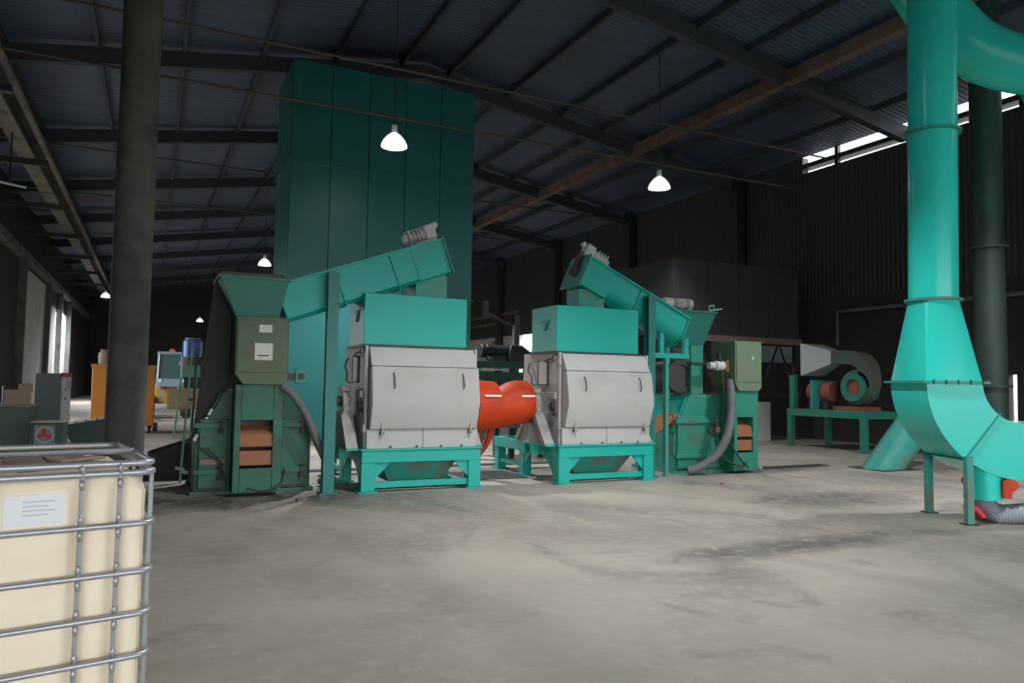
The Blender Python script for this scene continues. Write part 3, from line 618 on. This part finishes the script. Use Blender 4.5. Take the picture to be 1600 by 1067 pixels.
sp = MB().lathe([(.19, .27), (.19, .75), (.165, .75), (.165, .27)], (.42, -.2, 0), n=28, cap=False).build('stub_pipe', 'duct', du); MB().ring((.42, -.2, .275), (0,0,1), .2, .15, .02).build('stub_rim', 'duct', sp)
vh = MB().tube([(.17, -.24, .47), (.28, -.24, .47)], .04, 10).build('valve_handle', 'red', du); vh['label'] = 'red valve handle'
MB().tube([(.17, -.27, .19), (.30, -.27, .15), (.36, -.3, .06)], .042, 10).build('valve_handle', 'red', du)
MB().prism([(.53, .30), (.53, .50), (.62, .52), (.70, .48), (.71, .42), (.63, .35), (.63, .29)], 'y', -.40, -.30).build('pressure_flap', 'orange', du, .01)
hp = smooth_path([(.42, -.2, .30), (.45, -.22, .18), (.56, -.26, .10), (.78, -.3, .115), (1.05, -.34, .14), (1.4, -.34, .13)], 14)
MB().tube(hp, [.105 + .012 * (k % 2) for k in range(len(hp))], 18).build('flexible_hose', 'silverhose', du, 0, 60)
# overhead elbow pipe
oh = thing('overhead_pipe', 'turquoise pipe bending down under the roof at the top right', 'pipe', ct, DZ)
MB().tube(smooth_path([(-.3, 1.2, 8.2), (.15, .9, 7.35), (.55, .75, 6.55), (.95, .65, 6.02), (1.5, .6, 5.78), (2.3, .6, 5.72), (3.2, .6, 5.72)], 10), .36, 28).build('bend', 'duct', oh, 0, 60)
MB().ring((2.6, .6, 5.72), (1, 0, 0), .41, .35, .03).build('flange', 'tealdusty', oh)
# far vertical duct
vd = thing('vertical_duct', 'dull dark green vertical duct behind the glossy duct', 'duct', (14.1, 8.45, 0))
MB().cyl((0, 0, 0), (0, 0, 9.0), .27, n=28).build('pipe', 'dullgreen', vd); 
for z in (1.6, 4.2): MB().ring((0, 0, z), (0, 0, 1), .34, .29, .05).build('flange', 'dullgreen', vd)
ip = thing('inclined_pipe', 'dusty green pipe slanting up from the floor behind the glossy duct', 'pipe', (12.62, 9.6, 0))
dv = Vector((1.15, 0, 1.05)).normalized()
_q = dv.to_track_quat('Z', 'Y').to_matrix()
_c = [_q @ Vector((.33*math.cos(2*math.pi*k/28), .33*math.sin(2*math.pi*k/28), 0)) for k in range(28)]
MB().loft([[p - dv*(p.z/dv.z) + Vector((0, 0, .012)) for p in _c], [p + dv*1.8 for p in _c]]).build('pipe', 'tealdusty', ip)
MB().ring(dv*1.8, dv, .38, .3, .04).build('flange', 'tealdusty', ip)
MB().box(-.5, .5, -.4, .4, -.0, .012).build('floor_plate', 'scuff', ip)

# ------------------------------------------------------------------ blower on green table, right background
bl = thing('blower', 'dusty centrifugal fan with pale cone and bent duct on a green table', 'blower', (15.0, 11.9, 0))
tb = B(0, 1.5, 0, 2.35, .80, .98).build('table_frame', 'pteal', bl, .008)
for x in (0, 1.36):
    for y_ in (0, 2.2): B(x, x+.14, y_, y_+.14, 0, .80).build('leg', 'pteal', tb, .005)
B(.2, .9, .25, 1.05, .98, 1.08).build('fan_foot', 'fanred', bl)
SC = Vector((.55, .55, 1.55))
MB().lathe([(.42, -.19), (.42, .19)], SC, (1, 0, 0), 32).build('fan_casing', 'dustduct', bl, .01)
MB().ring(SC + Vector((-.21, .0, 0)), (1, 0, 0), .34, .2, .12).build('inlet_ring', 'pteal', bl)
MB().cyl(SC + Vector((-.20, 0, 0)), SC + Vector((-.18, 0, 0)), .2, n=24).build('inlet_disc', 'fanred', bl)
pth = [(0, -.28, 1.55), (0, -.28, 1.8), (0, -.24, 2.02), (0, -.10, 2.2), (0, .12, 2.28), (0, .4, 2.3), (0, .7, 2.3)]
def sqring(p, q, w=.19, h=.17):
    n_ = Vector((0, 1, 0)) if q is None else q; k = Vector((1, 0, 0)); u_ = n_.cross(k)
    return [Vector(p) + k*a*w + u_*b_*h for a, b_ in ((-1,-1),(1,-1),(1,1),(-1,1))]
rr = []
for i, p in enumerate(pth):
    a, b_ = Vector(pth[max(0, i-1)]), Vector(pth[min(len(pth)-1, i+1)])
    rr.append(sqring((p[0]+.55, p[1]+.55, p[2]), (b_-a).normalized()))
MB().loft(rr).build('outlet_duct', 'dustduct', bl, .008, 30)
MB().loft([sqring((.55, 1.25, 2.3), None, .19, .17), sqring((.55, 2.0, 2.25), None, .42, .42)]).build('cone', 'cone', bl, .004)
MB().cyl((.5, 1.25, 1.42), (.5, 1.95, 1.42), .25, n=24).build('motor', 'fanred', bl, .02); B(.3, .7, 1.3, 1.9, .98, 1.2).build('motor_foot', 'darksteel', bl)
B(.05, .20, 2.15, 2.3, .98, 1.85).build('bracket_post', 'pteal', bl, .005); B(.05, .9, 1.55, 1.62, .98, 1.72).build('bearing_plate', 'tealdusty', bl)
# dark raised bin on a trussed frame
db = thing('raised_bin', 'large dark rectangular bin on a trussed stand behind the right pellet mill', 'bin', (12.6, 15.9, 0))
for k in range(4): B(.0 + k*1.16, 1.15 + k*1.16, 0, .05, 2.95, 5.0).build('side_sheet', 'dimwall', db)
B(.0, 4.63, .05, 2.6, 2.97, 4.98).build('body', 'darksteel', db)
B(-.05, 4.7, -.06, .02, 2.78, 2.95).build('edge_beam', 'rust', db); B(-.05, 4.7, -.03, .03, 1.25, 1.36).build('lower_beam', 'scuff', db)
for x in (0, 1.5, 3.0, 4.5):
    for y_ in (0, 2.4): B(x, x+.14, y_, y_+.14, 0, 2.97).build('leg', 'darksteel', db)
for x in (0.1, 1.6, 3.1): 
    MB().bar((x, .05, 1.3), (x+.75, .05, 2.8), .06, .06).build('brace', 'scuff', db); MB().bar((x+.75, .05, 2.8), (x+1.45, .05, 1.3), .06, .06).build('brace', 'scuff', db)
B(3.2, 4.4, .02, .2, 2.25, 2.72).build('panel', 'cabgrey', db); B(2.4, 3.4, -.1, .5, 0, 1.1).build('low_wall', 'concrete', db)
# bracket at the far right under the roof
t = thing('roof_truss_bracket', 'dim triangular roof bracket at the upper right edge', 'bracket', (17.6, 9.3, 7.2))
MB().bar((.1, 0, 0), (-1.3, 0, 1.45), .1, .14).build('diagonal', 'tealdusty', t); MB().bar((-1.3, 0, 1.4), (.1, 0, 1.2), .1, .14).build('strut', 'tealdusty', t)

# ------------------------------------------------------------------ caged tank in the left foreground
IB = thing('caged_tank', 'cream plastic tank in a galvanised tube cage in the left foreground', 'tank', (.02, 3.20, 0), R(10))
IW, ID, IH = 1.16, .90, 1.19
def rrect(x0, x1, y0, y1, r, z, n=5):
    out = []
    for cx, cy, a0 in ((x1-r, y0+r, -90), (x1-r, y1-r, 0), (x0+r, y1-r, 90), (x0+r, y0+r, 180)):
        for k in range(n+1):
            a = R(a0 + 90*k/n); out.append((cx + r*math.cos(a), cy + r*math.sin(a), z))
    return out
# tank with vertical bulges between the cage uprights on the front
UPX = [-.115, -.24, -.52, -.645, -.92, -1.045]
bot = MB()
def front_prof(z, inset):
    x0, x1, y0, y1 = -IW+.012+inset, -.012-inset, .03+inset, ID-.035-inset
    pts = []
    N = 60
    for k in range(N+1):
        x = x0 + (x1-x0)*k/N
        dmin = min(abs(x-u_) for u_ in UPX)
        gro = .022 * math.exp(-(dmin/.02)**2) if inset < .02 else .008 * math.exp(-(dmin/.02)**2)
        e = min(x-x0, x1-x); rnd = .05 * (1 - math.sqrt(max(0, 1 - (1 - min(e, .05)/.05)**2)))
        pts.append((x, y0 + gro + rnd, z))
    pts += [(x1, y1-.06, z), (x1-.02, y1-.02, z), (x1-.06, y1, z), (x0+.06, y1, z), (x0+.02, y1-.02, z), (x0, y1-.06, z)]
    return pts
bot.loft([front_prof(.16, .05), front_prof(.19, .0), front_prof(1.06, .0), front_prof(1.11, .015), front_prof(1.135, .05), front_prof(1.145, .10)])
tank = bot.build('tank', 'plastic', IB, 0, 50)
lid = MB().loft([rrect(-IW+.15, -.15, .15, ID-.15, .04, 1.144), rrect(-IW+.17, -.17, .17, ID-.17, .04, 1.152)]).build('dust_layer', 'dustlid', tank)
for k in range(7):
    x = -.14 - random.random()*.8; y_ = .14 + random.random()*.6; 
    MB().obox((x, y_, 1.153 + .004*k % .02), (.10+.15*random.random(), .05+.06*random.random(), .012), (0, 0, random.random()*3)).build('debris', random.choice(['card', 'dustlid', 'dustlid']), tank, .004)
MB().lathe([(.11, 1.145), (.11, 1.17), (.08, 1.175), (.0005, 1.175)], (-.58, .45, 0), n=24).build('filler_cap', 'dustlid', tank)
def rloop(z, g=0., r=.05): return rrect(-IW-g, g, -g, ID+g, r, z, 6)
def closed_tube(mb, pts, r, n=10):
    pts = [Vector(p) for p in pts]; N = len(pts); rings = []
    for i in range(N):
        tt = (pts[(i+1) % N] - pts[i-1]).normalized(); w = Vector((0, 0, 1)); u_ = tt.cross(w)
        rings.append([pts[i] + (u_*math.cos(2*math.pi*k/n) + w*math.sin(2*math.pi*k/n))*r for k in range(n)])
    rings.append(rings[0]); return mb.loft(rings, False)
cage = closed_tube(MB(), rloop(IH-.015, .0), .013).build('top_rail', 'galv', IB)
closed_tube(MB(), rloop(IH-.05, .004), .013).build('lower_top_rail', 'galv', cage)
for z in (.946, .765, .606, .45, .30, .17): closed_tube(MB(), rloop(z, .008), .0115).build('rung', 'galv', IB)
def upright(x, y_): 
    return MB().tube([(x, y_, .14), (x, y_, IH-.04)], .0085, 8)
for u_ in UPX:
    a = upright(u_, -.006).build('upright', 'galv', IB)
    for z in (1.13, .946, .765, .606, .45):
        for dz in (-.028, .028): MB().lathe([(.0005, -.022), (.008, -.016), (.0112, 0), (.008, .016), (.0005, .022)], (u_, -.012, z+dz), n=8).build('weld_boss', 'galv', a)
for y_ in (.065, .30, .48, .66):
    upright(.006, y_).build('upright', 'galv', IB); upright(-IW-.006, y_).build('upright', 'galv', IB)
for u_ in UPX[::2]: upright(u_, ID+.006).build('upright', 'galv', IB)
for y_ in (.45,): MB().tube([(-IW, y_, IH-.005), (0, y_, IH-.005)], .011, 8).build('top_bar', 'galv', IB)
lb = MB().box(-.475, -.29, .026, .032, .965, 1.075).build('sticker', 'label', IB); lb['label'] = 'white sticker with faint print'
for k in range(4): B(-.42, -.34+.02*(k % 2), .0245, .026, 1.0+.016*k, 1.004+.016*k).build('print_line', 'greyprint', lb)
pal = B(-IW-.01, .01, -.01, .09, .0, .14).build('pallet_skid', 'galv', IB); B(-IW-.01, .01, ID-.09, ID+.01, 0, .14).build('pallet_skid', 'galv', IB); B(-IW, 0, 0, ID, .125, .15).build('pallet_deck', 'galv', IB)

# ------------------------------------------------------------------ left background
cb = thing('electrical_cabinet', 'grey electrical cabinet with pale narrow side by the left wall', 'cabinet', (-2.0, 18.6, 0), R(-14))
B(-.26, .26, 0, .5, 0.05, 1.58).build('body', 'cabgrey', cb, .01); B(.26, .285, .0, .5, .05, 1.58).build('side_panel', 'cabside', cb, .004); B(.255, .29, -.005, .505, 1.5, 1.59).build('red_band', 'red', cb)
B(-.24, .24, -.02, 0, .08, 1.55).build('door', 'cabgrey', cb, .006); B(-.26, .26, .02, .48, 0, .05).build('plinth', 'black', cb)
for z in (.5, 1.0, 1.2): B(.285, .29, .15, .22, z, z+.06).build('side_mark', 'scuff', cb)
ch = thing('gauge_chest', 'dark green chest with a window showing a red fan', 'chest', (-1.40, 13.2, 0), R(-6))
B(-.20, .20, 0, .4, 0, .80).build('body', 'chest', ch, .01)
w_ = B(-.17, .11, -.02, 0, .46, .77).build('window_panel', 'cabgrey', ch, .01); MB().ring((-.02, -.03, .62), (0, 1, 0), .12, .105, .012).build('dial_rim', 'cone', w_)
for a in (90, 200, 340):
    MB().bar((-.03, -.026, .62), (-.03 + .11*math.cos(R(a)), -.026, .62 + .11*math.sin(R(a))), .012, .05).build('fan_blade', 'red', w_)
B(-.22, .22, -.02, .42, .80, .825).build('lid', 'pale', ch, .006)
mb_ = thing('green_crate', 'low dark green crate at the left edge behind the tank', 'crate', (-2.75, 13.9, 0))
B(0, 1.05, 0, .7, .05, 1.02).build('body', 'chest', mb_, .01)
for x in (.02, .5, .98): B(x, x+.05, -.02, 0, .05, 1.02).build('batten', 'chest', mb_)
B(.05, 1.0, .05, .65, 0, .05).build('base', 'black', mb_); B(.0, 1.05, -.01, .7, 1.02, 1.045).build('lid', 'card', mb_)
cd = thing('cardboard_box', 'open cardboard box on the green crate', 'box', (-1.92, 14.1, 1.045), R(10))
B(-.18, .18, 0, .3, 0, .24).build('body', 'card', cd, .004); MB().obox((.1, .0, .27), (.2, .02, .14), (R(20), 0, 0)).build('flap', 'card', cd); B(-.2, -.18, 0, .3, 0, .3).build('dark_side', 'chest', cd)
dk = thing('dock_ramp', 'dark sloping ramp plate with white dashes left of the column', 'ramp', (-1.45, 15.6, 0))
MB().prism([(0, .62), (.95, .78), (.95, .02), (.35, .02)], 'y', 0, .9).build('plate', 'chest', dk, .006)
for k in range(5): MB().prism([(.08+.17*k, .638+.0285*k), (.20+.17*k, .658+.0285*k), (.22+.17*k, .70+.0285*k), (.10+.17*k, .68+.0285*k)], 'y', -.012, .05).build('white_dash', 'label', dk)
pl = thing('pale_carton', 'flat pale carton on the floor left of the column', 'carton', (-1.55, 17.2, 0))
B(0, .9, 0, .8, 0, .14).build('body', 'pale', pl, .006); B(.05, .4, .1, .6, .14, .2).build('top_flap', 'pale', pl, .004); B(0, .9, .38, .42, .14, .143).build('tape', 'card', pl)
ob = thing('orange_bin', 'tall orange wheeled bin partly hidden behind the column', 'bin', (-1.43, 22.5, 0))
B(0, 1.52, 0, 1.2, .2, 1.85).build('body', 'orangebin', ob, .012); B(-.03, 1.55, -.03, 1.23, 1.78, 1.86).build('rim', 'orangebin', ob, .008)
B(.0, 1.52, -.012, 0, 1.0, 1.03).build('rib', 'orangebin', ob)
for x in (.1, 1.38):
    for y_ in (.1, 1.0): MB().cyl((x, y_, .1), (x+.08, y_, .1), .10, n=18).build('wheel', 'tyre', ob); B(x-.02, x+.1, y_-.04, y_+.04, .15, .22).build('wheel_fork', 'black', ob)
MB().cyl((1.5, -.05, .18), (1.62, -.05, .18), .12, n=18).build('tow_wheel', 'tyre', ob)
pt = thing('rusty_pot', 'rusty pot standing on top of the orange bin', 'pot', (-1.1, 22.8, 1.86))
MB().lathe([(.2, 0), (.22, .05), (.22, .30), (.16, .36), (.20, .40), (.0005, .40)], n=20).build('body', 'rust', pt); MB().ring((0, 0, .2), (0, 0, 1), .235, .2, .03).build('band', 'rust', pt)
# wheel loader
ld = thing('wheel_loader', 'small yellow wheel loader with blue grey cab far down the aisle', 'loader', (.62, 30.0, 0))
B(-.5, .5, .9, 3.2, .55, 1.25).build('body', 'yellow', ld, .04); B(-.42, .42, 2.0, 3.1, 1.25, 1.6).build('engine_hood', 'yellow', ld, .05)
cbn = MB().loft([rectring(-.45, .45, .7, 1.9, 1.25), rectring(-.40, .40, .8, 1.85, 2.45)]).build('cab_glass', 'glass', ld)
for x in (-.46, .40):
    for y_ in (.7, 1.84): MB().bar((x+.03, y_, 1.2), (x*.9+.03, y_+(.08 if y_ < 1 else -.04), 2.45), .07, .07).build('cab_pillar', 'cabpaint', cbn)
B(-.46, .46, .74, 1.95, 2.42, 2.52).build('cab_roof', 'cabpaint', cbn, .03); B(-.46, .46, .66, .74, 1.2, 1.5).build('dashboard', 'cabpaint', cbn)
MB().lathe([(.10, 2.52), (.10, 2.58), (.07, 2.64), (.0005, 2.65)], (.05, 1.2, 0), n=16).build('beacon', 'beacon', ld)
for x in (-.62, .62):
    for y_ in (.95, 2.75):
        w_ = MB().lathe([(.2, -.13), (.40, -.14), (.43, -.06), (.43, .06), (.40, .14), (.2, .13)], (x, y_, .43), (1, 0, 0), 24).build('wheel', 'tyre', ld); MB().cyl((x-.145, y_, .43), (x+.145, y_, .43), .2, n=18).build('hub', 'yellow', w_)
for x in (-.3, .3): MB().bar((x, .9, 1.25), (x, -.25, .75), .08, .16).build('lift_arm', 'cabgrey', ld); 
MB().prism([(-.75, .45), (-.7, .42), (-.25, .40), (-.15, .75), (-.22, 1.15), (-.28, 1.12), (-.25, .75), (-.33, .5)], 'x', -.1, 1.0).build('bucket', 'bucket', ld, .01)
B(-.06, .96, -.74, -.66, .44, 1.1).build('bucket_front', 'bucket', ld, .01)
for x in (-.35, .42): MB().cyl((x, .62, 1.42), (x, .70, 1.42), .07, n=14).build('headlamp', 'label', ld)
# blue-motor machine behind the left pellet mill
bmx = thing('mixer_stand', 'mint green machine stand with a blue motor far left of the pellet mill', 'machine', (.62, 20.5, 0))
MB().cyl((.30, .2, 2.05), (.30, .2, 2.5), .22, n=22).build('blue_motor', 'blue', bmx, .03); MB().cyl((.30, .2, 2.5), (.30, .2, 2.56), .19, n=22).build('motor_cap', 'cabgrey', bmx, .02)
for a in range(6): MB().bar((.30+.23*math.cos(a*1.05), .2+.23*math.sin(a*1.05), 2.1), (.30+.23*math.cos(a*1.05), .2+.23*math.sin(a*1.05), 2.45), .02, .03).build('cooling_fin', 'blue', bmx)
MB().lathe([(.32, 1.85), (.3, 1.95), (.2, 2.05)], (.30, .2, 0), n=22).build('gear_cone', 'rust', bmx); B(.05, .5, 0, .4, 1.55, 1.85).build('head_box', 'mint', bmx, .01)
for x in (.06, .42): MB().bar((x-.12, .05, 0), (x, .05, 1.55), .04, .04).build('leg', 'mint', bmx); MB().bar((x-.12, .35, 0), (x, .35, 1.55), .04, .04).build('leg', 'mint', bmx)
# black trough between column and pellet mill
bk = thing('black_trough', 'black steel trough between the column and the left pellet mill', 'trough', (-.02, 12.2, 0))
MB().prism([(0, 0), (.80, 0), (.80, .62), (0, .36)], 'y', 0, .06).build('front_plate', 'blackdust', bk); MB().prism([(0, 0), (.80, 0), (.80, .62), (0, .36)], 'y', .7, .76).build('rear_plate', 'blackdust', bk)
MB().prism([(0, 0), (.04, 0), (.04, .37), (0, .36)], 'y', .06, .7).build('end_plate', 'blackdust', bk); MB().prism([(0, .02), (.80, .02), (.80, .3), (0, .1)], 'y', .06, .7).build('floor_plate', 'blackdust', bk)
for x, z in ((.45, .15), (.52, .10)): MB().obox((x, -.004, z), (.13, .01, .05), (0, R(12), 0)).build('paper_scrap', 'cabside', bk)
t = thing('green_guard_frame', 'pale edged green guard frame left of the pellet mill', 'frame', (.42, 11.75, 0))
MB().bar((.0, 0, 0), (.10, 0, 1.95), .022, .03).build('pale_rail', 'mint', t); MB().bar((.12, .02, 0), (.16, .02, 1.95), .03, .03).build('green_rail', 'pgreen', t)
for z in (.6, 1.2, 1.8): MB().bar((.05, .01, z), (.15, .01, z), .03, .04).build('tie', 'pgreen', t)

# ------------------------------------------------------------------ floor channel covers
for i, (x0, x1, y0, y1, lab) in enumerate(((4.5, 5.5, 10.6, 11.6, 'dark channel cover on the floor between the two white mills'), (9.9, 12.0, 10.3, 10.55, 'dark channel cover on the floor right of the right pellet mill'), (2.1, 7.6, 12.4, 12.7, 'long dark channel cover behind the white mills'))):
    ccv = thing('channel_cover', lab, 'cover', (x0, y0, 0))
    n_ = max(2, int((x1-x0)/.5))
    for k in range(n_): B((x1-x0)*k/n_+.008, (x1-x0)*(k+1)/n_-.008, 0, y1-y0, 0.0, .012).build('cover_plate', 'blackdust', ccv)
o = tag(MB().obox((8.0, 8.9, .012), (.05, .04, .024), (0, 0, .5)).build('red_scrap', 'red'), 'tiny red scrap lying on the open floor', 'scrap')
o = tag(MB().obox((1.75, 9.55, .012), (.14, .06, .024), (0, 0, .4)).build('brown_scrap', 'rust'), 'small brown scrap on the floor before the left pellet mill', 'scrap')
